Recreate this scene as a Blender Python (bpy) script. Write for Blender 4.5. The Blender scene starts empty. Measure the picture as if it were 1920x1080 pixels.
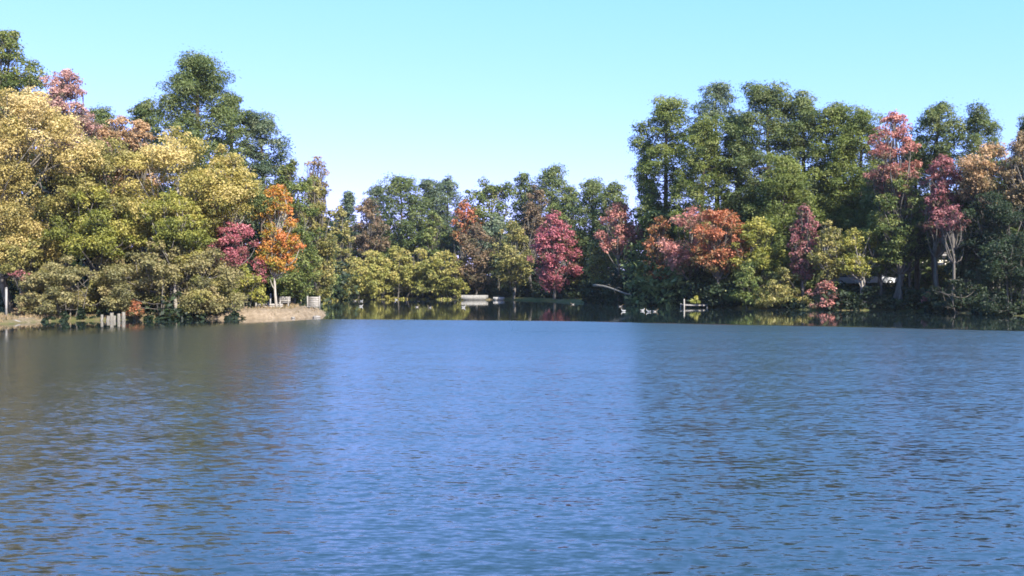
import bpy, math
import numpy as np
from mathutils import Vector

C = bpy.context.scene.collection
PI = math.pi
F = 1867.0            # focal length in photo pixels (1920 wide)
HZ = 533.0            # horizon row in the photo
CAMZ = 2.5

# ------------------------------------------------------------------ helpers
def wx(px, Y): return (px - 960.0) / F * Y
def wz(py, Y): return CAMZ + (HZ - py) / F * Y
def shore_pt(px, py):
    Y = CAMZ * F / (py - HZ)
    return (wx(px, Y), Y)

def mesh_np(name, V, faces, smooth=False):
    """V (n,3); faces: list of int arrays (m,k)"""
    me = bpy.data.meshes.new(name)
    V = np.asarray(V, dtype=np.float32)
    me.vertices.add(len(V)); me.vertices.foreach_set('co', V.ravel())
    loops = np.concatenate([f.ravel() for f in faces]).astype(np.int32)
    starts = []; s = 0
    for f in faces:
        n, k = f.shape
        starts.append(s + np.arange(n) * k); s += n * k
    starts = np.concatenate(starts).astype(np.int32)
    me.loops.add(len(loops)); me.loops.foreach_set('vertex_index', loops)
    me.polygons.add(len(starts)); me.polygons.foreach_set('loop_start', starts)
    if smooth:
        me.polygons.foreach_set('use_smooth', np.ones(len(starts), dtype=bool))
    me.update(calc_edges=True); me.validate()
    return me

def link(name, me, mat, parent=None):
    o = bpy.data.objects.new(name, me); C.objects.link(o)
    if mat is not None and not me.materials: me.materials.append(mat)
    if parent is not None: o.parent = parent
    return o

def tag(o, label=None, cat=None, group=None, kind=None):
    if label: o['label'] = label
    if cat: o['category'] = cat
    if group: o['group'] = group
    if kind: o['kind'] = kind
    return o

def thing(name, label, cat, loc, rotz=0, group=None):
    o = bpy.data.objects.new(name, None); C.objects.link(o)
    o.location = loc; o.rotation_euler = (0, 0, rotz); o.empty_display_size = 0.3
    return tag(o, label, cat, group)

def unit(a):
    return a / np.maximum(np.linalg.norm(a, axis=-1, keepdims=True), 1e-9)

class MB:
    """collects boxes and tubes into one mesh"""
    def __init__(s): s.V = []; s.Q = []; s.T = []; s.n = 0
    def add(s, V, Q=None, T=None):
        V = np.asarray(V, float)
        if Q is not None: s.Q.append(np.asarray(Q, int) + s.n)
        if T is not None: s.T.append(np.asarray(T, int) + s.n)
        s.V.append(V); s.n += len(V); return s
    def box(s, c, size, rz=0.0, bev=0.0, rx=0.0, ry=0.0):
        x, y, z = [v / 2.0 for v in size]
        P = np.array([[-x,-y,-z],[x,-y,-z],[x,y,-z],[-x,y,-z],[-x,-y,z],[x,-y,z],[x,y,z],[-x,y,z]])
        if ry: c_, s_ = math.cos(ry), math.sin(ry); P = P @ np.array([[c_,0,-s_],[0,1,0],[s_,0,c_]])
        if rx: c_, s_ = math.cos(rx), math.sin(rx); P = P @ np.array([[1,0,0],[0,c_,s_],[0,-s_,c_]])
        if rz: c_, s_ = math.cos(rz), math.sin(rz); P = P @ np.array([[c_,s_,0],[-s_,c_,0],[0,0,1]])
        Q = [[0,3,2,1],[4,5,6,7],[0,1,5,4],[1,2,6,5],[2,3,7,6],[3,0,4,7]]
        return s.add(P + np.array(c), Q)
    def tube(s, pts, rad, k=6):
        pts = np.asarray(pts, float); n = len(pts)
        rad = np.asarray(rad, float) * np.ones(n)
        tan = unit(np.gradient(pts, axis=0))
        ref = np.array([0.31, 0.95, 0.1]) if abs(tan[0][2]) > 0.7 else np.array([0, 0, 1.0])
        u = unit(np.cross(tan, ref)); v = np.cross(tan, u)
        a = np.arange(k) * 2 * PI / k
        R = (u[:, None, :] * np.cos(a)[None, :, None] + v[:, None, :] * np.sin(a)[None, :, None]) * rad[:, None, None]
        V = (pts[:, None, :] + R).reshape(-1, 3)
        i = np.arange(n - 1)[:, None] * k; j = np.arange(k)[None, :]; j2 = (j + 1) % k
        Q = np.stack([i + j, i + j2, i + k + j2, i + k + j], -1).reshape(-1, 4)
        base = len(V)
        V = np.concatenate([V, pts[:1], pts[-1:]])
        T = [[base, (q + 1) % k, q] for q in range(k)] + [[base + 1, (n - 1) * k + q, (n - 1) * k + (q + 1) % k] for q in range(k)]
        return s.add(V, Q, T)
    def prism(s, poly, y0, y1):
        """polygon in xz extruded along y"""
        n = len(poly)
        V = [(p[0], y0, p[1]) for p in poly] + [(p[0], y1, p[1]) for p in poly]
        Q = [[i, (i + 1) % n, n + (i + 1) % n, n + i] for i in range(n)]
        s.add(V, Q)
        # caps as triangle fans (convex-ish polygons)
        cx = sum(p[0] for p in poly) / n; cz = sum(p[1] for p in poly) / n
        Vc = [(p[0], y0, p[1]) for p in poly] + [(cx, y0, cz)]
        s.add(Vc, None, [[i, n, (i + 1) % n] for i in range(n)])
        Vc = [(p[0], y1, p[1]) for p in poly] + [(cx, y1, cz)]
        s.add(Vc, None, [[i, (i + 1) % n, n] for i in range(n)])
        return s
    def build(s, name, mat, parent=None, smooth=False):
        fs = []
        if s.Q: fs.append(np.concatenate(s.Q))
        if s.T: fs.append(np.concatenate(s.T))
        return link(name, mesh_np(name, np.concatenate(s.V), fs, smooth), mat, parent)

# ------------------------------------------------------------------ materials
def new_mat(name):
    m = bpy.data.materials.new(name); m.use_nodes = True
    nt = m.node_tree; nt.nodes.clear()
    out = nt.nodes.new('ShaderNodeOutputMaterial')
    return m, nt, out

def ramp(nt, cols, interp='LINEAR'):
    r = nt.nodes.new('ShaderNodeValToRGB'); r.color_ramp.interpolation = interp
    e = r.color_ramp.elements
    while len(e) > 1: e.remove(e[-1])
    e[0].position = cols[0][0]; e[0].color = (*cols[0][1], 1)
    for p, c in cols[1:]:
        x = e.new(p); x.color = (*c, 1)
    return r

def noisy(name, c1, c2, scale=3.0, rough=0.85, bump=0.3, detail=5, spec=0.25, stretch=(1, 1, 1), metallic=0.0):
    m, nt, out = new_mat(name)
    b = nt.nodes.new('ShaderNodeBsdfPrincipled')
    tc = nt.nodes.new('ShaderNodeTexCoord'); mp = nt.nodes.new('ShaderNodeMapping'); mp.inputs['Scale'].default_value = stretch
    nz = nt.nodes.new('ShaderNodeTexNoise'); nz.inputs['Scale'].default_value = scale; nz.inputs['Detail'].default_value = detail
    nz.inputs['Roughness'].default_value = 0.65
    nt.links.new(tc.outputs['Object'], mp.inputs[0]); nt.links.new(mp.outputs[0], nz.inputs['Vector'])
    r = ramp(nt, [(0.32, c1), (0.68, c2)])
    nt.links.new(nz.outputs['Fac'], r.inputs[0]); nt.links.new(r.outputs[0], b.inputs['Base Color'])
    b.inputs['Roughness'].default_value = rough; b.inputs['Specular IOR Level'].default_value = spec
    b.inputs['Metallic'].default_value = metallic
    if bump:
        bp = nt.nodes.new('ShaderNodeBump'); bp.inputs['Strength'].default_value = bump; bp.inputs['Distance'].default_value = 0.03
        nt.links.new(nz.outputs['Fac'], bp.inputs['Height']); nt.links.new(bp.outputs[0], b.inputs['Normal'])
    nt.links.new(b.outputs[0], out.inputs[0])
    return m

def leaf_mat(name, cols, trans=0.38):
    """colour from the per-leaf 'tone' attribute through a ramp of the species' own leaf colours"""
    m, nt, out = new_mat(name)
    at = nt.nodes.new('ShaderNodeAttribute'); at.attribute_name = 'tone'
    n = len(cols)
    r = ramp(nt, [(0.08 + 0.84 * i / (n - 1), c) for i, c in enumerate(cols)])
    nt.links.new(at.outputs['Fac'], r.inputs[0])
    b = nt.nodes.new('ShaderNodeBsdfPrincipled'); b.inputs['Roughness'].default_value = 0.55
    b.inputs['Specular IOR Level'].default_value = 0.3
    t = nt.nodes.new('ShaderNodeBsdfTranslucent')
    hsv = nt.nodes.new('ShaderNodeHueSaturation'); hsv.inputs['Saturation'].default_value = 1.15; hsv.inputs['Value'].default_value = 1.2
    mx = nt.nodes.new('ShaderNodeMixShader'); mx.inputs[0].default_value = trans
    nt.links.new(r.outputs[0], b.inputs['Base Color']); nt.links.new(r.outputs[0], hsv.inputs['Color'])
    nt.links.new(hsv.outputs[0], t.inputs['Color'])
    nt.links.new(b.outputs[0], mx.inputs[1]); nt.links.new(t.outputs[0], mx.inputs[2]); nt.links.new(mx.outputs[0], out.inputs[0])
    return m

PAL = {
 # loblolly pine greens
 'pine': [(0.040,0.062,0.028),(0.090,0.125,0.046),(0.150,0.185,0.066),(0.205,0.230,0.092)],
 'pine_lit': [(0.050,0.078,0.026),(0.115,0.150,0.042),(0.185,0.220,0.060),(0.240,0.260,0.085)],  # yellower, brighter pine green with sunlight put into the leaf colour
 'pine_blue': [(0.042,0.068,0.044),(0.090,0.130,0.078),(0.150,0.190,0.110),(0.205,0.235,0.140)],
 'dark':   [(0.010,0.018,0.011),(0.019,0.032,0.017),(0.030,0.048,0.022),(0.046,0.068,0.028)],  # dark evergreen leaves, with the shade they stand in put into the colour
 'green': [(0.052,0.078,0.026),(0.105,0.140,0.040),(0.170,0.200,0.056),(0.235,0.240,0.080)],
 'yellowgreen': [(0.100,0.115,0.026),(0.185,0.200,0.042),(0.290,0.280,0.062),(0.390,0.345,0.095)],
 'gold': [(0.125,0.128,0.035),(0.280,0.248,0.066),(0.425,0.350,0.108),(0.535,0.425,0.175)],
 'palegold':[(0.150,0.138,0.050),(0.335,0.276,0.092),(0.490,0.385,0.150),(0.600,0.475,0.230)],
 'olive': [(0.085,0.090,0.030),(0.165,0.165,0.052),(0.260,0.235,0.075),(0.360,0.305,0.110)],
 'shrub': [(0.105,0.102,0.044),(0.190,0.178,0.072),(0.270,0.235,0.100),(0.330,0.265,0.130)],
 'willow': [(0.120,0.130,0.035),(0.210,0.215,0.055),(0.310,0.290,0.080),(0.380,0.320,0.110)],
 'tan':    [(0.110,0.105,0.050),(0.200,0.160,0.080),(0.300,0.210,0.120),(0.350,0.260,0.140)],
 'brown': [(0.080,0.080,0.040),(0.150,0.115,0.065),(0.220,0.145,0.090),(0.240,0.180,0.100)],
 'orange': [(0.110,0.140,0.030),(0.300,0.230,0.040),(0.460,0.220,0.050),(0.500,0.190,0.070)],
 'redorange': [(0.095,0.105,0.040),(0.240,0.140,0.060),(0.430,0.155,0.080),(0.500,0.215,0.120)],
 'crimson': [(0.110,0.100,0.045),(0.260,0.095,0.095),(0.410,0.125,0.155),(0.490,0.200,0.210)],
 'maroon': [(0.085,0.085,0.040),(0.200,0.095,0.085),(0.340,0.130,0.140),(0.430,0.210,0.195)],
 'pink': [(0.120,0.120,0.060),(0.310,0.160,0.120),(0.480,0.200,0.175),(0.550,0.280,0.220)],
 'mauve':  [(0.150,0.130,0.080),(0.300,0.190,0.150),(0.450,0.260,0.230),(0.520,0.330,0.260)],
 'peach':  [(0.140,0.125,0.060),(0.300,0.215,0.110),(0.440,0.280,0.160),(0.530,0.360,0.200)],
}
M = {k: leaf_mat('leaf_' + k, v) for k, v in PAL.items()}
M['bark_pine'] = noisy('bark_pine', (0.045,0.034,0.028), (0.11,0.085,0.065), 6, bump=0.6, stretch=(2,2,0.5))
M['bark_grey'] = noisy('bark_grey', (0.055,0.048,0.04), (0.15,0.135,0.115), 5, bump=0.5, stretch=(2,2,0.5))
M['bark_pale'] = noisy('bark_pale', (0.15,0.135,0.11), (0.34,0.31,0.27), 5, bump=0.4, stretch=(2,2,0.5))
M['wood_grey'] = noisy('weathered_wood', (0.14,0.13,0.11), (0.32,0.30,0.27), 9, bump=0.4, stretch=(0.5,2,2))
M['wood_brown'] = noisy('brown_wood', (0.10,0.075,0.055), (0.24,0.19,0.14), 8, bump=0.4, stretch=(0.5,2,2))
M['paint_white'] = noisy('white_paint', (0.17,0.165,0.15), (0.27,0.26,0.245), 3, rough=0.6, bump=0.1)
M['paint_cream'] = noisy('cream_siding', (0.42,0.40,0.33), (0.56,0.53,0.45), 2, rough=0.7, bump=0.1, stretch=(0.4,0.4,8))
M['roof'] = noisy('roof_shingle', (0.05,0.045,0.045), (0.13,0.12,0.115), 6, bump=0.4)
M['glass'] = noisy('window_glass', (0.03,0.04,0.05), (0.06,0.07,0.08), 2, rough=0.08, bump=0, spec=0.6)
M['rubber'] = noisy('tyre_rubber', (0.02,0.02,0.02), (0.045,0.045,0.045), 6, bump=0.1)
M['metal'] = noisy('dull_metal', (0.35,0.36,0.37), (0.5,0.51,0.52), 4, rough=0.35, bump=0, metallic=0.8)
M['car_white'] = noisy('white_car_paint', (0.26,0.27,0.28), (0.34,0.34,0.34), 2, rough=0.25, bump=0, spec=0.5)
M['car_silver'] = noisy('silver_car_paint', (0.40,0.43,0.47), (0.52,0.54,0.57), 2, rough=0.25, bump=0, spec=0.5)
M['lamp_red'] = noisy('red_lens', (0.35,0.02,0.02), (0.5,0.04,0.03), 4, rough=0.2, bump=0)
M['old_timber'] = noisy('old_timber', (0.07,0.062,0.05), (0.20,0.185,0.155), 7, bump=0.5, stretch=(2,2,0.5))
M['stone'] = noisy('stone', (0.10,0.09,0.08), (0.25,0.23,0.20), 3, bump=0.6)
M['concrete'] = noisy('concrete', (0.13,0.125,0.11), (0.24,0.23,0.21), 3, bump=0.4)
M['bill'] = noisy('bird_bill', (0.35,0.22,0.04), (0.45,0.28,0.06), 9, bump=0)
M['white_feather'] = noisy('white_feather', (0.22,0.22,0.21), (0.36,0.36,0.35), 14, bump=0.1)
M['dark_feather'] = noisy('dark_feather', (0.04,0.035,0.03), (0.13,0.11,0.085), 14, bump=0.1)

# ------------------------------------------------------------------ terrain
shore = [shore_pt(*p) for p in [(0,608),(60,604),(120,602),(230,600),(330,598.5),(440,597.5),(520,597),(575,596),(601,593)]]
shore += [shore_pt(*p) for p in [(604,587),(602,578),(598,570),(606,566),(640,562.5),(700,561.5),(780,561),(860,562),(950,562),(1010,564),(1070,567),(1170,571),(1270,575),(1330,577),(1450,579.5),(1560,582),(1650,582),(1740,584),(1830,588),(1920,593)]]
POLY = [(-52,58),(-70,40),(-75,10),(-40,1.5),(0,3.2),(30,2.0),(62,8),(66,35),(52,62)]
# order: start at left off-frame -> left bank -> point -> cove -> right bank -> right off-frame -> near shore
POLY = np.array([(-70,40),(-52,58)] + shore + [(52,66),(66,40),(62,8),(30,2.0),(0,3.2),(-40,1.5),(-75,10)])

def sdist(P):
    """signed distance to the lake outline; positive on land"""
    P = np.asarray(P, float)
    A = POLY; B = np.roll(POLY, -1, axis=0)
    dmin = np.full(len(P), 1e9); inside = np.zeros(len(P), bool)
    for a, b in zip(A, B):
        ab = b - a; t = np.clip(((P - a) @ ab) / (ab @ ab), 0, 1)
        d = np.linalg.norm(P - (a + t[:, None] * ab), axis=1)
        dmin = np.minimum(dmin, d)
        c = ((a[1] > P[:, 1]) != (b[1] > P[:, 1]))
        with np.errstate(divide='ignore', invalid='ignore'):
            xx = (b[0] - a[0]) * (P[:, 1] - a[1]) / (b[1] - a[1]) + a[0]
        inside ^= c & (P[:, 0] < xx)
    return np.where(inside, -dmin, dmin)

def wob(x, y, s, ph=0.0):
    return (np.sin(x * s * 1.3 + ph) * np.cos(y * s * 0.9 - ph * 1.7) + np.sin(x * s * 2.7 + y * s * 1.9 + ph * 2.3) * 0.5
            + np.sin(x * s * 5.1 - y * s * 4.3 + ph) * 0.25) / 1.75

def height(x, y):
    x = np.asarray(x, float); y = np.asarray(y, float)
    d = sdist(np.stack([x, y], -1)) + wob(x, y, 0.9, 1.0) * 0.45 + wob(x, y, 2.7, 4.0) * 0.28
    right = np.clip((x - 22) / 12, 0, 1) * np.clip((y - 50) / 20, 0, 1)
    bh = 0.28 + 0.36 * np.exp(-((x + 17) / 4.5) ** 4) * (y < 95) + 0.6 * (y < 20)
    bank = np.where(d > 0, bh * (1 - np.exp(-d / 0.5)), np.maximum(d * 0.45, -2.0))
    slope = np.where(d > 1, (0.010 + 0.150 * right) * np.clip(d - 1, 0, 16) + 0.012 * np.clip(d - 16, 0, 200), 0)
    near = (y < 20)
    slope = np.where(near & (d > 0), np.clip(d, 0, 10) * 0.05, slope)
    return bank + slope + np.where(d > 0, (wob(x, y, 0.25, 2.0) * 0.10 + wob(x, y, 1.6, 5.0) * 0.05) * np.clip(d, 0, 2) / 2, 0)

def gh(x, y): return float(height([x], [y])[0])

def axis(segs):
    out = []
    for a, b, s in segs: out.append(np.arange(a, b, s))
    out.append([segs[-1][1]]); return np.unique(np.concatenate(out))
gx = axis([(-3000,-400,260),(-400,-90,16),(-90,-46,2.5),(-46,60,0.45),(60,100,3),(100,400,16),(400,3000,260)])
gy = axis([(-600,-20,40),(-20,55,1.8),(55,105,0.5),(105,175,0.9),(175,260,5),(260,600,30),(600,4000,340)])
GX, GY = np.meshgrid(gx, gy)
HZ_ = height(GX.ravel(), GY.ravel())
V = np.stack([GX.ravel(), GY.ravel(), HZ_], -1)
nx, ny = len(gx), len(gy)
i, j = np.meshgrid(np.arange(nx - 1), np.arange(ny - 1))
q0 = (j * nx + i).ravel()
me = mesh_np('ground', V, [np.stack([q0, q0 + 1, q0 + nx + 1, q0 + nx], -1)], smooth=True)
# where the shore is sand (the little point), bare clay elsewhere under leaves
sx = GX.ravel(); sy = GY.ravel()
tip = np.array(shore_pt(530, 597))
sand = np.clip(1.25 - np.abs(sx - (-15.0 - 2.0)) / 7.0, 0, 1) * np.clip((92 - sy) / 6, 0, 1) * np.clip((sy - 60) / 5, 0, 1)
sand2 = np.clip(1 - np.abs(sx + 33) / 4, 0, 1) * np.clip((84 - sy) / 6, 0, 1) * np.clip((sy - 60) / 5, 0, 1) * 0.75
a_ = me.attributes.new('sand', 'FLOAT', 'POINT'); a_.data.foreach_set('value', np.maximum(sand, sand2).astype(np.float32))

m, nt, out = new_mat('ground_cover')
N = nt.nodes.new; L = nt.links.new
b = N('ShaderNodeBsdfPrincipled'); b.inputs['Roughness'].default_value = 0.95; b.inputs['Specular IOR Level'].default_value = 0.1
geo = N('ShaderNodeNewGeometry')
n1 = N('ShaderNodeTexNoise'); n1.inputs['Scale'].default_value = 0.35; n1.inputs['Detail'].default_value = 8; n1.inputs['Roughness'].default_value = 0.7
n2 = N('ShaderNodeTexNoise'); n2.inputs['Scale'].default_value = 3.5; n2.inputs['Detail'].default_value = 6; n2.inputs['Roughness'].default_value = 0.75
L(geo.outputs['Position'], n1.inputs['Vector']); L(geo.outputs['Position'], n2.inputs['Vector'])
r1 = ramp(nt, [(0.3, (0.035,0.045,0.018)), (0.48, (0.080,0.085,0.030)), (0.6, (0.13,0.10,0.055)), (0.75, (0.19,0.14,0.085))])
r2 = ramp(nt, [(0.3, (0.10,0.075,0.048)), (0.5, (0.19,0.145,0.095)), (0.7, (0.27,0.215,0.15))])
L(n1.outputs['Fac'], r1.inputs[0]); L(n2.outputs['Fac'], r2.inputs[0])
at = N('ShaderNodeAttribute'); at.attribute_name = 'sand'
ad = N('ShaderNodeMath'); ad.operation = 'MULTIPLY_ADD'; ad.inputs[1].default_value = 0.8; ad.inputs[2].default_value = -0.4
L(n2.outputs['Fac'], ad.inputs[0])
sm = N('ShaderNodeMath'); sm.operation = 'ADD'; L(at.outputs['Fac'], sm.inputs[0]); L(ad.outputs[0], sm.inputs[1])
st = N('ShaderNodeMapRange'); st.inputs['From Min'].default_value = 0.35; st.inputs['From Max'].default_value = 0.65
L(sm.outputs[0], st.inputs['Value'])
mx = N('ShaderNodeMix'); mx.data_type = 'RGBA'
L(st.outputs[0], mx.inputs['Factor']); L(r1.outputs[0], mx.inputs['A']); L(r2.outputs[0], mx.inputs['B'])
L(mx.outputs['Result'], b.inputs['Base Color'])
bp = N('ShaderNodeBump'); bp.inputs['Strength'].default_value = 0.7; bp.inputs['Distance'].default_value = 0.12
L(n2.outputs['Fac'], bp.inputs['Height']); L(bp.outputs[0], b.inputs['Normal'])
L(b.outputs[0], out.inputs[0])
tag(link('ground', me, m), kind='structure')

# ------------------------------------------------------------------ water
m, nt, out = new_mat('lake_water')
N = nt.nodes.new; L = nt.links.new
def MT(op, a, b=None, c=None, clamp=False):
    n = N('ShaderNodeMath'); n.operation = op; n.use_clamp = clamp
    for k, v in enumerate((a, b, c)):
        if v is None: continue
        if isinstance(v, (int, float)): n.inputs[k].default_value = v
        else: L(v, n.inputs[k])
    return n.outputs[0]
b = N('ShaderNodeBsdfPrincipled')
b.inputs['Base Color'].default_value = (0.011, 0.019, 0.020, 1); b.inputs['Roughness'].default_value = 0.04
b.inputs['IOR'].default_value = 1.8; b.inputs['Specular IOR Level'].default_value = 0.5
geo = N('ShaderNodeNewGeometry'); sep = N('ShaderNodeSeparateXYZ'); L(geo.outputs['Position'], sep.inputs[0])
X = sep.outputs['X']; Y = sep.outputs['Y']
# edge of the wind on the water: a gentle curve over the open lake, falling back towards the sheltered left bank
u = MT('ADD', X, 13.9); up = MT('MAXIMUM', u, 0.0); un = MT('MINIMUM', u, 0.0)
line = MT('ADD', MT('SUBTRACT', MT('SUBTRACT', 72.0, MT('MULTIPLY', up, 0.10)), MT('MULTIPLY', MT('MULTIPLY', up, up), 0.00826)), MT('MULTIPLY', un, 1.3))
wid = MT('ADD', 1.6, MT('MULTIPLY', un, -2.2))
nl = N('ShaderNodeTexNoise'); nl.inputs['Scale'].default_value = 0.12; nl.inputs['Detail'].default_value = 3
L(geo.outputs['Position'], nl.inputs['Vector'])
dd = MT('ADD', MT('SUBTRACT', line, Y), MT('MULTIPLY', MT('SUBTRACT', nl.outputs['Fac'], 0.5), 2.5))
mask = MT('DIVIDE', dd, wid, clamp=True)
mask = MT('SMOOTH_MIN', mask, 1.0, 0.1)
def wave(scale, sx_, rot, detail=2.0, rough=0.5, dist=0.0):
    mp = N('ShaderNodeMapping'); mp.inputs['Scale'].default_value = (sx_, 1, 1); mp.inputs['Rotation'].default_value = (0, 0, math.radians(rot))
    L(geo.outputs['Position'], mp.inputs[0])
    w = N('ShaderNodeTexNoise'); w.inputs['Scale'].default_value = scale; w.inputs['Detail'].default_value = detail; w.inputs['Roughness'].default_value = rough
    w.inputs['Distortion'].default_value = dist
    L(mp.outputs[0], w.inputs['Vector']); return (w.outputs['Fac'], w.outputs['Color'])
w1 = wave(12.5, 0.34, 6, 3.0, 0.62, 0.2)       # the wind ripples
w2 = wave(1.2, 0.45, -9, 2.0, 0.5)           # longer swell
w4 = wave(20.0, 0.4, 3, 2.0, 0.6)            # capillary ripples
w3 = wave(0.07, 0.45, 4, 3.0, 0.5)           # gust patches
w5 = wave(0.55, 0.22, 2, 4.0, 0.6)            # cat's paws a few metres across
gust = MT('MULTIPLY', MT('MULTIPLY_ADD', w3[0], 0.5, 0.68), MT('MULTIPLY_ADD', w5[0], 1.1, 0.45))
def vm(op, a, b=None, s_=None):
    n = N('ShaderNodeVectorMath'); n.operation = op
    for k_, v in enumerate((a, b)):
        if v is None: continue
        if isinstance(v, tuple): n.inputs[k_].default_value = v
        else: L(v, n.inputs[k_])
    if s_ is not None:
        if isinstance(s_, (int, float)): n.inputs['Scale'].default_value = s_
        else: L(s_, n.inputs['Scale'])
    return n.outputs[0]
def slope(wv, a): return vm('SCALE', vm('SUBTRACT', wv[1], (0.5, 0.5, 0.5)), None, a)
tot = vm('ADD', vm('ADD', slope(w1, 0.50), slope(w2, 0.10)), slope(w4, 0.28))
tot = vm('MULTIPLY', tot, (0.55, 1.0, 0.0))
far = MT('DIVIDE', MT('SUBTRACT', Y, 12.0), 40.0, clamp=True)      # ripples too fine to resolve become gloss with distance from the near shore
wind = MT('SMOOTH_MIN', MT('DIVIDE', MT('ADD', X, 13.0), 13.0, clamp=True), 1.0, 0.2)      # the left bank shelters its side of the lake
expo = MT('MULTIPLY', MT('MULTIPLY', wind, far), mask)
amp = MT('ADD', MT('MULTIPLY', MT('MULTIPLY', mask, gust), MT('MULTIPLY', MT('MULTIPLY_ADD', wind, 0.25, 0.85), MT('SUBTRACT', 1.35, MT('MULTIPLY', MT('DIVIDE', MT('SUBTRACT', Y, 6.0), 26.0, clamp=True), 0.35)))), 0.024)
cmb = N('ShaderNodeCombineXYZ'); cmb.inputs['Z'].default_value = 1.0; L(MT('MULTIPLY', MT('MULTIPLY', mask, MT('MULTIPLY_ADD', wind, 1.1, 0.0)), MT('MULTIPLY_ADD', far, -0.085, -0.035)), cmb.inputs['Y'])      # fixed tilt of ripple normals towards the camera, added to catch more sky
nrm = vm('NORMALIZE', vm('ADD', vm('SCALE', tot, None, amp), cmb.outputs[0]))
L(nrm, b.inputs['Normal'])
L(MT('ADD', MT('MULTIPLY_ADD', mask, MT('MULTIPLY_ADD', far, 0.07, 0.12), 0.03), MT('MULTIPLY', expo, 0.06)), b.inputs['Roughness'])
L(b.outputs[0], out.inputs[0])
wm = MB(); wm.add([(-130,0.5,0),(130,0.5,0),(130,215,0),(-130,215,0)], [[0,1,2,3]])
tag(wm.build('lake_water', m), kind='structure')

# ------------------------------------------------------------------ foliage
def leaf_mesh(name, P, Nn, S, T, mat, rng, aspect=0.55):
    n = len(P)
    Nn = unit(Nn)
    t = unit(np.cross(Nn, rng.normal(size=(n, 3))))
    bt = np.cross(Nn, t)
    S = S[:, None]
    bend = Nn * S * 0.25
    V = np.stack([P + t * S, P + bt * S * aspect + bend, P - t * S, P - bt * S * aspect + bend], 1).reshape(-1, 3)
    Q = np.arange(n * 4).reshape(n, 4)
    me = mesh_np(name, V, [Q])
    me.materials.append(mat)
    at = me.attributes.new('tone', 'FLOAT', 'POINT')
    at.data.foreach_set('value', np.repeat(np.clip(T, 0, 1), 4).astype(np.float32))
    return me

def clump_leaves(cc, cr, flat, nleaf, rng, up=0.45, jit=0.75, shell=0.55):
    """leaves round each clump centre; returns points, normals, clump index"""
    idx = np.repeat(np.arange(len(cc)), nleaf)
    n = len(idx)
    d = unit(rng.normal(size=(n, 3)))
    d[:, 2] = np.where(rng.random(n) < 0.35, np.abs(d[:, 2]), d[:, 2])
    r = shell + (1 - shell) * rng.random(n) ** 0.7
    r = np.where(rng.random(n) < 0.22, r * rng.uniform(1.1, 1.9, n), r)
    off = d * r[:, None]
    off[:, 2] *= flat
    P = cc[idx] + off * cr[idx][:, None]
    Nn = d * 0.7 + np.array([0, 0, up]) + rng.normal(size=(n, 3)) * jit * 0.6
    return P, Nn, idx

PROF = {
 'round': lambda t: np.sqrt(np.clip(1 - (2 * t - 0.9) ** 2 / 1.21, 0.02, 1)),
 'oval':  lambda t: np.sqrt(np.clip(1 - (2 * t - 0.85) ** 2 / 1.33, 0.02, 1)) * (0.8 + 0.2 * np.sin(t * 3)),
 'cone':  lambda t: np.clip(1.05 - t, 0.06, 1) ** 0.75 * np.clip(t * 6 + 0.4, 0, 1),
 'dome':  lambda t: np.sqrt(np.clip(1 - t ** 2.2, 0.03, 1)),
 'vase':  lambda t: np.clip(0.35 + 1.2 * t, 0, 1) * np.sqrt(np.clip(1 - np.clip(t - 0.55, 0, 1) ** 2 / 0.22, 0.03, 1)),
 'pine':  lambda t: np.sqrt(np.clip(1 - np.clip(t - 0.35, 0, 1) ** 2 / 0.46, 0.05, 1)) * np.clip(0.6 + t * 1.2, 0, 1),
}

def limb(mb, a, b_, r0, r1, rng, sag=0.08, n=5, k=5):
    a = np.asarray(a, float); b_ = np.asarray(b_, float)
    t = np.linspace(0, 1, n)[:, None]
    Ln = np.linalg.norm(b_ - a)
    mid = rng.normal(size=3) * Ln * sag
    P = a + (b_ - a) * t + mid * (4 * t * (1 - t)) + np.array([0, 0, -1]) * Ln * 0.10 * (4 * t * (1 - t))
    mb.tube(P, r0 + (r1 - r0) * t[:, 0] ** 0.8, k)
    return P

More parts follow.
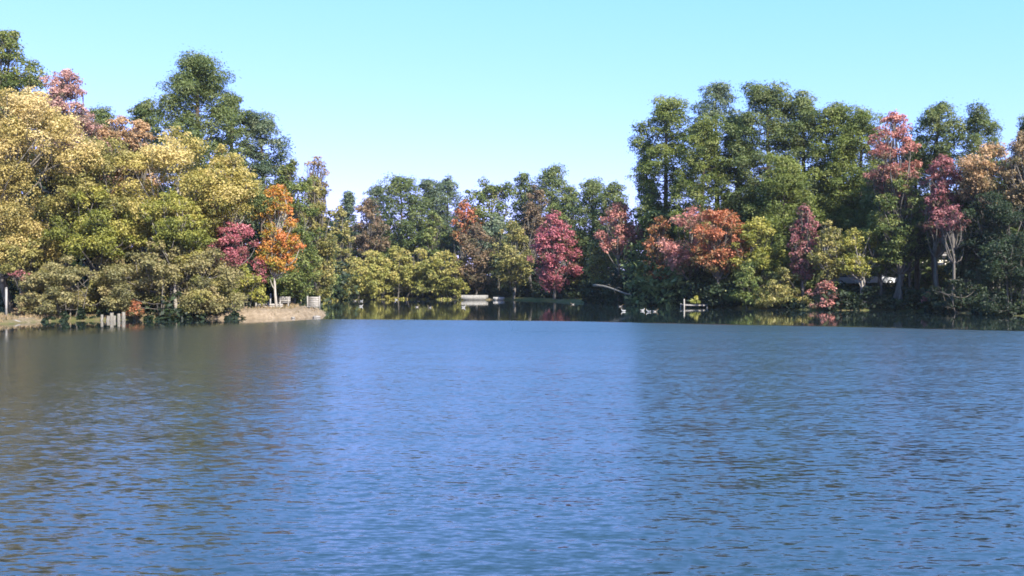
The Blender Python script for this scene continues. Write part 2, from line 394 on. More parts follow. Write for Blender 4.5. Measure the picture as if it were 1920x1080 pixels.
def tree(kind, prof, px, Yd, top, bot, w, pal, label, name='broadleaf_tree', cat='tree', dens=1.0, group=None, bark='bark_grey',
         leaf=None, lean=0.0, seed=None, stems=1, basez=None, depth=0.85, tmix=0.35, vertical=0.25, side=0.0, trunkr=None, gap=0.0, lobes=None, base_px=None):
    seed = int(px * 7 + Yd * 13 + top * 3) if seed is None else seed
    rng = np.random.default_rng(seed)
    while px > 600 and basez is None and gh(wx(px, Yd), Yd) < 0.12: Yd += 0.4      # keep the roots on dry land
    if 1190 < px < 1720 and basez is None: Yd += 8.0 if kind == 'pine' else (0.0 if prof == 'dome' or pal in ('redorange', 'pink') else (4.0 if pal == 'dark' else 2.0))
    X = wx(px, Yd); z1 = wz(top, Yd); z0 = wz(bot, Yd)
    bx = X if base_px is None else wx(base_px, Yd)
    zb = gh(bx, Yd) if basez is None else basez
    W = w / F * Yd * (1.30 if kind == 'pine' else 1.20); H = z1 - z0
    root = thing(name, label, cat, (bx, Yd, zb), 0, group)
    org = np.array([X - bx, 0, z0 - zb])              # crown bottom centre in local coordinates
    s = (leaf or 0.00112) * Yd
    pr = PROF[prof]
    tb = MB()
    area = W * H * 0.72
    if kind == 'pine':
        tr = trunkr or max(0.16, 0.014 * (z1 - zb))
        hh_ = z1 - zb
        tt = np.linspace(0, 1, 9)
        wv = rng.normal(size=2) * 0.012 * hh_
        cx = org[0] * tt ** 1.0 + wv[0] * np.sin(tt * PI); cy = wv[1] * np.sin(tt * PI * 1.3)
        zt = np.linspace(-0.4, hh_ - 0.35, 9)
        tb.tube(np.stack([cx, cy, zt], -1), tr * (1 - tt) ** 0.6 + 0.035, 8)
        nb = int(np.clip(H * 5.2 * (1 - gap * 0.5), 22, 96))
        cc = []; cr = []; hts = []
        for q in range(nb):
            t = (q + rng.random()) / nb
            az = q * 2.4 + rng.normal() * 0.5
            Ln = W / 2 * float(pr(t)) * rng.uniform(0.55, 1.04)
            z = org[2] + t * H * 0.95
            f = np.clip(z / hh_, 0, 1)
            ax = np.interp(f, tt, cx); ay = np.interp(f, tt, cy)
            rise = rng.uniform(0.0, 0.28) * Ln
            end = np.array([ax + math.cos(az) * Ln, ay + math.sin(az) * Ln * depth, z + rise])
            sta = np.array([ax, ay, z - 0.15 * Ln])
            P = limb(tb, sta, end, 0.03 + 0.012 * Ln, 0.015, rng, 0.05, 4, 4)
            rc = (0.060 + 0.05 * rng.random()) * min(W, 9.0) + 0.16
            for fr, sc in ((1.0, 0.9), (0.86, 1.1), (0.66, 1.0), (0.42, 0.75)):
                if rng.random() < gap: continue
                c0 = sta + (end - sta) * fr + rng.normal(size=3) * 0.55 * rc
                cc.append(c0); cr.append(rc * sc * rng.uniform(0.7, 1.15)); hts.append(t)
        for q in range(5):
            cc.append(np.array([cx[-1] + rng.normal() * W * 0.07, cy[-1] + rng.normal() * W * 0.07, org[2] + H * rng.uniform(0.88, 0.985)])); cr.append(0.09 * W + 0.2)
        cc = np.array(cc); cr = np.array(cr)
        flat = 0.72; aspect = 0.34; up = 0.7; ss = s * 1.15; k = 6.0
    else:
        cl = []; lr = []
        nl_ = lobes or int(np.clip(32 * H / W, 24, 72))
        tries = 0
        while len(cl) < nl_ and tries < 4000:
            tries += 1
            t = rng.random()
            rl = rng.uniform(0.09, 0.19) * min(W, H * 1.1) * (1.15 - 0.45 * t)
            R = W / 2 * float(pr(np.array(t)))
            rr = max(R - rl * 0.85, 0.02 * W) * rng.random() ** 0.45
            az = rng.random() * 2 * PI
            c0 = org + np.array([math.cos(az) * rr + lean * t * W, math.sin(az) * rr * depth, rl * 0.7 + t * (H - rl * 1.6)])
            if cl and tries < 3000 and min(np.linalg.norm(c0 - c1) for c1 in cl) < rl * 0.62: continue
            cl.append(c0); lr.append(rl)
        cl = np.array(cl); lr = np.array(lr)
        # stems and limbs
        tr = trunkr or max(0.07, 0.020 * (z1 - zb))
        nst = stems
        st_ = []
        for q in range(nst):
            if nst == 1: sp = np.array([0, 0, -0.4]); tp = org + np.array([lean * W * 0.3, 0, H * 0.6]); r0 = tr
            else:
                a0 = rng.random() * 2 * PI; fr = rng.uniform(0.05, 0.5)
                sp = np.array([math.cos(a0) * W * 0.30 * fr, math.sin(a0) * W * 0.22 * fr, -0.3])
                tp = np.array([org[0] + math.cos(a0) * W * 0.38 * fr * 1.5, math.sin(a0) * W * 0.3 * fr, org[2] + H * rng.uniform(0.45, 0.75)]); r0 = tr * rng.uniform(0.45, 0.8)
            P = limb(tb, sp, tp, r0, r0 * 0.35, rng, 0.04, 8, 7); st_.append((P, r0))
        for c0, r_ in zip(cl, lr):
            P, r0 = st_[rng.integers(len(st_))]
            zc = c0[2]
            kz = np.argmin(np.abs(P[:, 2] - (zc * 0.62)))
            kz = min(kz, len(P) - 2)
            e = limb(tb, P[kz], c0, r0 * 0.36, 0.02, rng, 0.10, 5, 5)
            for q in range(5):
                d = unit(rng.normal(size=3)); d[2] = abs(d[2]) * 0.8
                limb(tb, c0 - (c0 - P[kz]) * rng.uniform(0, 0.3), c0 + d * r_ * 1.0, 0.03, 0.008, rng, 0.12, 3, 3)
        # clumps on each lobe
        ncl = int(np.clip(15 * dens, 7, 24))
        ii = np.repeat(np.arange(len(cl)), ncl)
        d = unit(rng.normal(size=(len(ii), 3))); d[:, 2] = d[:, 2] * 0.8 + 0.12
        rad = rng.uniform(0.55, 1.05, len(ii))
        cc = cl[ii] + d * (lr[ii] * rad)[:, None] * np.array([1, 1, 0.8])
        cr = lr[ii] * rng.uniform(0.20, 0.48, len(ii)) + 0.05
        flat = 0.7; aspect = 0.6; up = 0.45; ss = s; k = 4.6
        lobe_of = ii
        if gap:
            kp = rng.random(len(cc)) > gap; cc = cc[kp]; cr = cr[kp]; lobe_of = ii[kp]
    nleaf_total = int(np.clip(k * dens * area / (2 * aspect * ss * ss), 1200, 80000))
    wgt = cr ** 2 / np.sum(cr ** 2)
    nleaf = np.maximum(3, (wgt * nleaf_total).astype(int))
    P, Nn, idx = clump_leaves(cc, cr, flat, nleaf, rng, up=up)
    # never below the ground line
    P[:, 2] = np.maximum(P[:, 2], 0.03 + 0.2 * rng.random(len(P)))
    hgt = (P[:, 2] - org[2]) / max(H, 0.1)
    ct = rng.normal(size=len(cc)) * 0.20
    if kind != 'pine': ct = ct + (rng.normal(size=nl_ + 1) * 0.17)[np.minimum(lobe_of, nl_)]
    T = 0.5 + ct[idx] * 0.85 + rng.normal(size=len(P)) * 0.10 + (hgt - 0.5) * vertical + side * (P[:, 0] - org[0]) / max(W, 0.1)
    S = ss * rng.uniform(0.6, 1.35, len(P))
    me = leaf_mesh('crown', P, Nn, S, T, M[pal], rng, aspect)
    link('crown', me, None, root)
    tb.build('trunk', M[bark], root, smooth=True)
    return root

PB = dict(name='pine_tree', bark='bark_pine')
T = []
def t_(*a, **k): T.append((a, k))
#       kind   prof   px   Y   top  bot  w  palette   label
# ---- left bank
t_('broad','round',14, 84,  50, 300,135,'green','tall green tree cut off by the left edge, highest crown at that side', name='oak_tree', vertical=0.7, base_px=-40, lobes=60, dens=1.3)
t_('broad','round', 28, 73, 142,530, 290,'palegold','pale straw yellow tree filling the left edge above the posts', name='hickory_tree', vertical=0.5)
t_('broad','round', 122, 82, 126, 330,118,'mauve','pink and olive maple peaking just right of the tall green edge tree', name='maple_tree', side=-0.3, gap=0.15)
t_('broad','round',150, 79, 208, 400, 120,'mauve','low dusty pink maple crown below the pink and olive maple', name='maple_tree')
t_('pine','pine',  192, 96, 204, 420, 70,'pine','small dark pine top peeping between the pink maple and the orange topped tree', **PB)
t_('broad','round',222, 83, 212, 400, 100,'peach','salmon pink rounded crown right of the small dark pine top', name='maple_tree')
t_('broad','round',258, 81, 222, 380, 86,'peach','peach orange crown with a bright golden top left of the big pine', name='maple_tree', vertical=0.6)
t_('pine','pine',  272, 94, 190, 400, 66,'pine','thin ragged pine top touching the left flank of the big pine', gap=0.35, **PB)
t_('pine','pine',  372, 88, 104, 420,126,'pine','big dark green pine, highest on the left bank, against the sky', dens=1.15, **PB)
t_('pine','pine',  436, 92, 176, 420, 60,'pine','narrow pine shoulder directly right of the big left bank pine', gap=0.2, **PB)
t_('pine','pine',  487, 93, 214, 440, 92,'pine_blue','knobbly blue green pine, second step down right of the big pine', gap=0.12, **PB)
t_('broad','oval', 188, 75, 240, 500, 190,'olive','olive yellow broad tree left of the pale branched tree', name='elm_tree', vertical=0.3)
t_('broad','round',185, 72.5, 345, 505, 175,'yellowgreen','bright yellow green sapling crown low in the left bank foliage', name='elm_tree')
t_('broad','oval', 335, 76, 228, 500, 240,'gold','pale gold and olive tree with whitish bare limbs, centre of the left bank', name='sycamore_tree', bark='bark_pale', vertical=0.55, gap=0.10, trunkr=0.26)
t_('broad','oval', 425, 77, 262, 460, 120,'gold','pale gold crown touching the pale branched tree on its right', name='sycamore_tree', bark='bark_pale')
t_('broad','round',335, 73, 350, 500, 160,'yellowgreen','yellow green foliage around the whitish limbs above the grey shrubs', name='elm_tree', gap=0.2, bark='bark_pale')
t_('broad','oval', 545, 92, 292, 560, 110,'green','dark green tree with drooping sprays behind the orange maple', name='oak_tree', side=0.2)
t_('broad','oval', 592, 100, 322, 566, 84,'olive','olive green tree at the right end of the left bank, beside the gap of sky', name='oak_tree')
t_('broad','vase', 592, 104, 290, 420, 56,'tan','thin half bare tree with pinkish tips above the olive end tree', name='maple_tree', dens=0.35, gap=0.5)
t_('broad','round',520, 78, 342, 522,88,'orange','orange maple standing on the sandy point', name='maple_tree', side=0.6, bark='bark_pale', vertical=0.2, trunkr=0.13)
t_('pine','cone',  492, 77.5,366,402,56,'pine','young pine spray crossing in front of the orange maple', trunkr=0.07, **PB)
t_('broad','round',436, 75.5, 412, 505, 88,'crimson','crimson pink small tree left of the orange maple', name='dogwood_tree', gap=0.12)
t_('broad','oval', 484, 77, 480, 535, 36,'crimson','small magenta spray hanging at the foot of the orange maple', name='dogwood_tree', gap=0.3)
t_('broad','round', 45, 70, 505, 532, 62,'maroon','small dark red shrub beside the white post at the left edge', name='dogwood_shrub', cat='shrub', gap=0.3)
SH = dict(name='shrub', cat='shrub')
t_('broad','dome', 130, 69.6, 478, 592, 170,'shrub','grey green spreading shrub left of the old timber pilings', stems=6, trunkr=0.08, **SH)
t_('broad','dome', 210, 72.0, 492, 590, 110,'olive','olive shrub rising directly behind the old timber pilings', stems=5, trunkr=0.07, **SH)
t_('broad','dome', 300, 71.6, 446, 594, 200,'shrub','big brownish olive shrub right of the orange bush', stems=8, trunkr=0.09, **SH)
t_('broad','dome', 395, 73.0, 462, 594, 140,'shrub','rounded olive brown shrub left of the sandy point', stems=7, trunkr=0.08, **SH)
t_('broad','dome', 455, 76, 492, 572, 84,'yellowgreen','yellow green bush at the inner end of the sandy point', stems=5, trunkr=0.06, **SH)
t_('broad','dome', 251, 70.0, 562, 596, 38,'redorange','small rust orange bush hanging over the water beside the pilings', stems=3, trunkr=0.03, **SH)
t_('broad','dome',  45, 69.5, 548, 598, 34,'brown','bare brownish bush at the water edge right of the white post', stems=6, trunkr=0.03, gap=0.3, **SH)
t_('broad','oval', 560, 90, 470, 566, 80,'green','dark leafy undergrowth tree between the orange maple and the grey bench', name='holly_tree')
t_('broad','oval', 602, 112, 450, 566, 64,'green','green bushy tree leaning over the cove behind the point', name='holly_tree')
t_('broad','dome', 82, 70.6, 500, 596, 100,'olive','olive shrub between the bare bush and the grey green spreading shrub', stems=5, trunkr=0.06, **SH)
t_('broad','dome', 258, 72.6, 500, 590, 110,'shrub','grey olive shrub standing just above the rust orange bush', stems=5, trunkr=0.06, **SH)
t_('broad','dome', 352, 72.6, 470, 597, 150,'olive','olive shrub between the two biggest shrubs of the left bank', stems=6, trunkr=0.07, **SH)
t_('broad','round', 40, 71.5, 420, 545, 120,'olive','low leafy olive tree above the two white posts', name='elm_tree', gap=0.15)
t_('broad','dome', 215, 73.4, 476, 590, 210,'shrub','widest grey green shrub, spreading behind the timber pilings and rust orange bush', stems=9, trunkr=0.08, **SH)
# ---- middle far shore
t_('broad','oval', 636, 140, 385, 566, 62,'olive','grey olive tree at the left mouth of the cove', name='oak_tree')
t_('pine','cone',  654, 182, 360, 470, 42,'pine_blue','spiky small pine at the low point of the skyline', **PB)
t_('broad','oval', 690, 172, 368, 500, 74,'brown','reddish brown half bare tree above the left willows', name='oak_tree', gap=0.2, bark='bark_grey')
t_('pine','pine',  706, 186, 348, 480, 44,'pine_blue','pine tip just left of the round topped far pine', **PB)
t_('pine','pine',  752, 180, 334, 500, 86,'pine','round topped far pine standing above the middle of the willows', **PB)
t_('pine','pine',  806, 184, 334, 480, 54,'pine_blue','left of the twin far pines, above the right willows', **PB)
t_('pine','pine',  840, 186, 332, 480, 44,'pine_blue','right of the twin far pines, narrow rounded head', **PB)
t_('broad','oval', 812, 176, 392, 520, 66,'green','mid green tree filling the space below the twin far pines', name='oak_tree')
t_('broad','oval', 872, 172, 372, 470, 54,'redorange','dull red tree between the twin pines and the broad green crown', name='maple_tree', gap=0.2, vertical=0.5)
t_('broad','round',922, 176, 322, 500, 112,'green','broad green crown in the middle of the far skyline', name='oak_tree')
t_('broad','oval', 932, 170, 392, 520, 80,'pine_blue','blue green lower tree beneath the broad middle crown', name='oak_tree')
t_('pine','pine',  982, 180, 324, 460, 44,'pine','small round pine head right of the broad middle crown', **PB)
t_('pine','pine', 1034, 172, 313, 480, 72,'pine','tallest far pine, above the crimson maple', **PB)
t_('broad','oval',1003, 168, 346, 470, 58,'brown','brownish tree left of the tallest far pine', name='oak_tree', gap=0.1)
t_('broad','round',1066, 166, 346, 480, 62,'green','green shoulder tree right of the tallest far pine', name='oak_tree')
t_('pine','pine', 1112, 150, 336, 500, 64,'pine','dark pine right of the crimson maple, with a pointed head', **PB)
t_('pine','pine', 1152, 146, 344, 500, 54,'pine','pine head half merged into the tall right hand stand', **PB)
t_('broad','oval', 893, 164, 415, 548, 74,'brown','brown leaved tree over the grey boat', name='oak_tree', gap=0.1)
t_('broad','oval', 962, 160, 412, 545, 82,'olive','yellowing olive tree left of the crimson maple', name='elm_tree', vertical=0.3)
t_('broad','oval',1040, 148, 394, 552, 88,'crimson','crimson maple reaching down to the water of the far shore', name='maple_tree', vertical=0.15, gap=0.08)
t_('broad','round',1078, 150, 440, 540, 56,'olive','small olive tree tucked behind the crimson maple', name='elm_tree')
t_('broad','oval',1162,124, 376, 486,84,'pink','salmon pink maple with bare upper twigs left of the tall stand', name='maple_tree', gap=0.18, vertical=-0.2, bark='bark_grey')
t_('broad','oval',1132, 132, 420, 550, 64,'olive','olive tree below and left of the salmon pink maple', name='elm_tree', vertical=0.3)
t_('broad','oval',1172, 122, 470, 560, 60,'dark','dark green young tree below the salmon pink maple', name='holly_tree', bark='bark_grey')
WL = 'yellow green willows along the far cove'
wl = [(664,158,482,84,'outermost willow at the left end of the cove row'),(700,160,464,96,'second willow from the left in the cove row'),
      (742,160,454,100,'tallest bright yellow willow in the cove row'),(786,161,462,88,'yellow olive willow right of the tallest one'),
      (822,160,460,80,'willow with grey stems showing, fifth in the cove row'),(848,158,474,52,'narrow last willow beside the dark gap and grey boat')]
for (px, Y, tp, w, lb) in wl:
    t_('broad','dome', px, Y, tp, 558, w * 1.08,'willow', lb, name='willow_tree', stems=6, trunkr=0.11, group=WL, bark='bark_grey', vertical=0.5)
# ---- right stand
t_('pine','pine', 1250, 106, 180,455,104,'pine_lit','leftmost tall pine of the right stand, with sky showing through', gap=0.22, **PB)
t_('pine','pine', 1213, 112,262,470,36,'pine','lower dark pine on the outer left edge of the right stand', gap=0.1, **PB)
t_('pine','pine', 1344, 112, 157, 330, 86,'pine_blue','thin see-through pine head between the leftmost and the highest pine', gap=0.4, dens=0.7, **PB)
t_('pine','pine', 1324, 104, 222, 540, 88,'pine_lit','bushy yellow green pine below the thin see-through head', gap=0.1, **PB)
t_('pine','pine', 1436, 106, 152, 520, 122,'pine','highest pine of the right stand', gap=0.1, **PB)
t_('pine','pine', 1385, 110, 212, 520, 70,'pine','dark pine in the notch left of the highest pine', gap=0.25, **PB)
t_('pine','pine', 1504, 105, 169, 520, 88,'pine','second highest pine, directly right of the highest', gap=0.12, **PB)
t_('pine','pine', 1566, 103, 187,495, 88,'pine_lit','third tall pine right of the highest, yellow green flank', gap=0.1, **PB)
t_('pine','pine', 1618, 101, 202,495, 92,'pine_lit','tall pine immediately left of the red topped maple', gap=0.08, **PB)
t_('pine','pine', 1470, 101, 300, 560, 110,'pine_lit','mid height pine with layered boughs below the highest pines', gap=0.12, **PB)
t_('broad','round',1676,97, 205,400,92,'pink','red topped maple breaking the skyline between pines', name='maple_tree', vertical=0.7, gap=0.12)
t_('pine','pine', 1650, 97, 330,490, 70,'pine','green pine boughs below the red topped maple', gap=0.1, **PB)
t_('broad','round',1688, 94, 318, 500, 96,'green','mid green tree filling the space below the red topped maple', name='oak_tree')
t_('broad','round',1652, 95, 392, 520, 84,'green','leafy green tree between the yellow green tree and the dark oak crown', name='oak_tree')
t_('pine','pine', 1758, 98, 200, 330, 88,'pine','flat topped pine right of the red topped maple', gap=0.12, **PB)
t_('pine','pine', 1836, 96, 203, 520, 84,'pine','rounded pine second from the right edge on the skyline', gap=0.08, **PB)
t_('pine','cone', 1925, 98, 222, 400, 50,'pine','pine tip cut by the right edge', **PB)
t_('pine','pine', 1720, 102, 262,480, 74,'pine','shaded pine between the red topped maple and the rosy maple', gap=0.15, **PB)
t_('broad','oval',1766, 93, 286,462, 84,'maroon','rosy red maple in front of the flat topped pine', name='maple_tree', vertical=0.5, gap=0.08)
t_('broad','round',1786, 89, 384,442,56,'maroon','small red spray hanging below the rosy maple', name='maple_tree', gap=0.2)
t_('broad','round',1858, 91, 260, 400, 116,'peach','tan and peach crown left of the right edge', name='maple_tree', vertical=0.6)
t_('broad','oval',1918, 89, 242, 420, 72,'tan','tan orange crown cut by the right edge', name='maple_tree', vertical=0.4)
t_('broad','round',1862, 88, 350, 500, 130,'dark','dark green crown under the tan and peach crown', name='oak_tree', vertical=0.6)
t_('broad','round',1238, 101, 402,530,58,'redorange','narrow scarlet maple at the left foot of the tall stand', name='maple_tree', gap=0.15, vertical=-0.1)
t_('broad','round',1298, 103, 386,520,120,'pink','pinkish green maple between the scarlet and the orange red maple', name='maple_tree', side=-0.2, gap=0.08)
t_('broad','oval',1350, 100, 376,525,102,'redorange','orange red maple above the small dock', name='maple_tree', vertical=0.4, gap=0.05)
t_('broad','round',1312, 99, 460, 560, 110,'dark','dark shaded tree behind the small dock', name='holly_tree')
t_('broad','round',1418, 98, 402,540, 94,'yellowgreen','yellow green lit tree right of the orange red maple', name='elm_tree', side=-0.2)
t_('broad','dome',1412, 97.5, 486, 580, 110,'green','layered green bush on the water right of the small dock', name='bush', cat='shrub', stems=4, trunkr=0.08)
t_('broad','dome',1470, 96, 500, 582, 96,'olive','olive gold bush between the green bush and the pinkish bush', name='bush', cat='shrub', stems=4, trunkr=0.08)
t_('broad','oval',1508, 97, 380,530, 58,'maroon','dark red maple in front of the second highest pine', name='maple_tree', gap=0.15)
t_('broad','oval',1552, 96.5, 412, 530, 78,'olive','olive green tree right of the dark red maple', name='elm_tree', vertical=0.3, bark='bark_pale')
t_('broad','dome',1546, 94.5, 522, 582, 66,'pink','pinkish tan bush at the water under a pale trunk', name='bush', cat='shrub', stems=4, trunkr=0.05, dens=0.8)
t_('broad','round',1612, 95, 420,528, 84,'yellowgreen','yellow green tree with a pale trunk in front of the parked cars', name='elm_tree', bark='bark_pale', trunkr=0.2)
t_('broad','round',1782, 104, 470, 530, 56,'yellowgreen','sunlit yellow green small tree beside the porch', name='elm_tree', bark='bark_pale')
t_('broad','dome',1746, 90, 545, 572, 30,'maroon','little red bush at the right hand waterside', name='bush', cat='shrub', stems=3, trunkr=0.02)
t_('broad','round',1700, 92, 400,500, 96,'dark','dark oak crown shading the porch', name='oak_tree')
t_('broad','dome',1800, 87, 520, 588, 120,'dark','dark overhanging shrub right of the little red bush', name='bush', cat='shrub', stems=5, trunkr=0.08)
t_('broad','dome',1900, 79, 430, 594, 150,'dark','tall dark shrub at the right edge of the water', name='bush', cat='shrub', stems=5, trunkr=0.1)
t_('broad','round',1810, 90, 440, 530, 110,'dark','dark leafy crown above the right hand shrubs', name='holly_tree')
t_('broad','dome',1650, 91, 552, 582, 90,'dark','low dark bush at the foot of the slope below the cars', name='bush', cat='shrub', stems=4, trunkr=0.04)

for a, k in T: tree(*a, **k)

# ------------------------------------------------------------------ distant woods and undergrowth (uncountable masses)
def mass(name, spec, pal, label, cat, seed, leaf=0.0026, trunks=True):
    """spec rows: px0, px1, Y, top_py, n, crown radius m"""
    rng = np.random.default_rng(seed)
    cc = []; cr = []; tb = MB()
    for (p0, p1, Y, tp, n, r) in spec:
        for q in range(n):
            px = p0 + (p1 - p0) * (q + rng.random()) / n
            Yq = Y + rng.normal() * 2.5
            while px > 600 and gh(wx(px, Yq), Yq) < 0.05: Yq += 0.4
            X = wx(px, Yq); zb = gh(X, Yq); zt = wz(tp + rng.uniform(-10, 25), Yq)
            Hh = zt - zb
            if Hh > 5: tb.tube([(X, Yq, zb - 0.3), (X + rng.normal() * 0.3, Yq, zb + Hh * 0.9)], [0.2, 0.06], 6)
            nlob = max(4, int(Hh / (r * 0.55)))
            for s_ in range(nlob):
                zz = zb + Hh * ((s_ + rng.random()) / nlob) * 0.93
                for e in range(4):
                    a0 = rng.random() * 2 * PI; rr = r * rng.uniform(0.2, 1.0)
                    cc.append((X + math.cos(a0) * rr, Yq + math.sin(a0) * rr, zz)); cr.append(r * rng.uniform(0.35, 0.6))
    cc = np.array(cc); cr = np.array(cr)
    Ym = np.mean([s[2] for s in spec]); s = leaf * Ym
    nleaf = np.maximum(4, (cr ** 2 * 3.0 / (s * s)).astype(int))
    P, Nn, idx = clump_leaves(cc, cr, 0.7, nleaf, rng)
    T_ = 0.5 + (rng.normal(size=len(cc)) * 0.22)[idx] + rng.normal(size=len(P)) * 0.12
    me = leaf_mesh(name, P, Nn, s * rng.uniform(0.6, 1.3, len(P)), T_, M[pal], rng)
    if tb.n:
        n0 = len(me.vertices)
    o = link(name, me, None)
    tag(o, label, cat, kind='stuff')
    return o

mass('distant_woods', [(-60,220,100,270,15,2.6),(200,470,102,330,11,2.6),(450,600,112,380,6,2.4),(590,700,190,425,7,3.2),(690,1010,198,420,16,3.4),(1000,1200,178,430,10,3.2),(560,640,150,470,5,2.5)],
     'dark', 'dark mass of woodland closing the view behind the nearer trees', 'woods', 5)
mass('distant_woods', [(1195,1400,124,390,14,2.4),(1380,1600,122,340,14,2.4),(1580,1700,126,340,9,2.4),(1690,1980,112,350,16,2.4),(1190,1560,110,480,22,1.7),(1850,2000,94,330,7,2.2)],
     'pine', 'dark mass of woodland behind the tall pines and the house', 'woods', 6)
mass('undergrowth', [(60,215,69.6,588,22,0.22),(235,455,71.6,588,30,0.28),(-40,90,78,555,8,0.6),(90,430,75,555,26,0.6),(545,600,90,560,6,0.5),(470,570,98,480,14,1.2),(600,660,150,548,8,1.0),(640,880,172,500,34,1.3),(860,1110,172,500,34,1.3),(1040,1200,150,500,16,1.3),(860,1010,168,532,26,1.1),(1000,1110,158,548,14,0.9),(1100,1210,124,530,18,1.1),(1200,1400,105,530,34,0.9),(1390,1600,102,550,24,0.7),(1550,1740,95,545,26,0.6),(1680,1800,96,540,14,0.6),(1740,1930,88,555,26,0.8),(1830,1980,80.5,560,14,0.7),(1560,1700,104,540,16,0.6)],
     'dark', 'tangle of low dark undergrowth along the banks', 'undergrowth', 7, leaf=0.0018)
mass('reeds', [(640,870,163,556,40,0.45),(600,650,128,556,8,0.5)], 'willow', 'low yellow green waterside growth under the willows', 'reeds', 8, leaf=0.0016)

rng = np.random.default_rng(21)
gxy = np.stack([rng.uniform(-46, -10, 60000), rng.uniform(60, 92, 60000)], -1)
gd = sdist(gxy); near_tip = (gxy[:, 0] > -22) & (gxy[:, 0] < -12.5)
keep = (gd > 0.15) & (gd < 6) & (rng.random(60000) < np.where(near_tip, 0.07 + 0.4 * (gd > 2.0), 0.8)) & (wob(gxy[:, 0], gxy[:, 1], 1.1, 3.0) > -0.25)
gxy = gxy[keep]; n = len(gxy); gz = height(gxy[:, 0], gxy[:, 1])
hb = rng.uniform(0.06, 0.24, n); a0 = rng.random(n) * 2 * PI; wd = 0.035
dx = np.stack([np.cos(a0), np.sin(a0), np.zeros(n)], -1) * wd
base = np.stack([gxy[:, 0], gxy[:, 1], gz - 0.02], -1); tipv = base + np.stack([rng.normal(0, 0.06, n), rng.normal(0, 0.06, n), hb], -1)
me = mesh_np('bank_grass', np.stack([base - dx, base + dx, tipv + dx * 0.3, tipv - dx * 0.3], 1).reshape(-1, 3), [np.arange(4 * n).reshape(n, 4)])
at_ = me.attributes.new('tone', 'FLOAT', 'POINT'); at_.data.foreach_set('value', np.repeat(np.clip(0.55 + rng.normal(size=n) * 0.25, 0, 1), 4).astype(np.float32))
tag(link('bank_grass', me, M['tan']), 'dry grass tufts along the left bank', 'grass', kind='stuff')
# ------------------------------------------------------------------ man-made things
def gpos(px, Y): 
    X = wx(px, Y); return (X, Y, gh(X, Y))

# white post and its shorter neighbour at the left edge
def post(px, Y, top, w, label, name='post'):
    X, Yp, zb = gpos(px, Y); H = wz(top, Y) - zb
    r = thing(name, label, 'post', (X, Yp, zb), 0.1)
    mb = MB(); mb.box((0, 0, H / 2 - 0.2), (w, w, H + 0.4)); mb.build('shaft', M['paint_white'], r)
    cp = MB(); cp.box((0, 0, H + 0.02), (w * 1.25, w * 1.25, 0.04))
    cp.add([(-w*.5,-w*.5,H+.042),(w*.5,-w*.5,H+.042),(w*.5,w*.5,H+.042),(-w*.5,w*.5,H+.042),(0,0,H+.1)], [[0,3,2,1]], [[0,1,4],[1,2,4],[2,3,4],[3,0,4]])
    cp.build('cap', M['paint_white'], r)
post(12, 68, 541, 0.12, 'taller white wooden post on the bank at the far left')
post(39, 72, 543, 0.13, 'shorter cream post just right of the taller white post')

# old pilings in front of the orange bush
rng = np.random.default_rng(11)
ks = [(191,590,'first weathered piling from the left, slim'),(201,592,'short stub piling second from the left'),(208,586,'tallest leaning grey piling of the row'),
      (215,592,'broad low piling in the middle of the row'),(223,588,'piling next to the last, pale topped'),(232,585,'thick pale piling nearest the orange bush')]
for i_, (px, top, lb) in enumerate(ks):
    Y = 68.4 + 0.1 * i_; X = wx(px, Y); H = wz(top, Y)
    r = thing('piling', lb, 'piling', (X, Y, -0.5), 0, 'old timber pilings at the left bank')
    mb = MB(); ln = rng.normal(0, 0.05)
    mb.tube([(0,0,0),(ln*0.5,0,(H+0.5)*0.5),(ln,0.02,H+0.5)], [0.11+0.02*(i_%3), 0.10+0.02*(i_%3), 0.085+0.015*(i_%3)], 9)
    o = mb.build('shaft', M['old_timber'], r, smooth=False)

# stones along the left waterline
for i_, (px, py, s, lb) in enumerate([(4,603,0.55,'flat pale rock at the water in the lower left corner of the bank'),(22,606,0.4,'low rock right of the flat pale rock'),(66,603,0.28,'small brown stone below the bare bush'),(470,597,0.22,'small stone at the inner end of the sandy point'),(548,597,0.16,'pebble sized stone at the waterline in the middle of the sandy point'),(592,596,0.30,'biggest stone at the tip of the sandy point')]):
    X, Y = shore_pt(px, py); Y += 0.3
    a = rng.normal(size=(60, 3)); a = unit(a) * rng.uniform(0.8, 1.15, (60, 1)) * np.array([s, s * 0.7, s * 0.42])
    import bmesh
    bm = bmesh.new()
    for p in a: bm.verts.new(p)
    bmesh.ops.convex_hull(bm, input=bm.verts)
    for v in [v for v in bm.verts if not v.link_faces]: bm.verts.remove(v)
    me = bpy.data.meshes.new('rock'); bm.to_mesh(me); bm.free()
    o = link('rock', me, M['stone']); o.location = (X, Y, 0.05)
    tag(o, lb, 'rock', 'rocks along the left waterline')

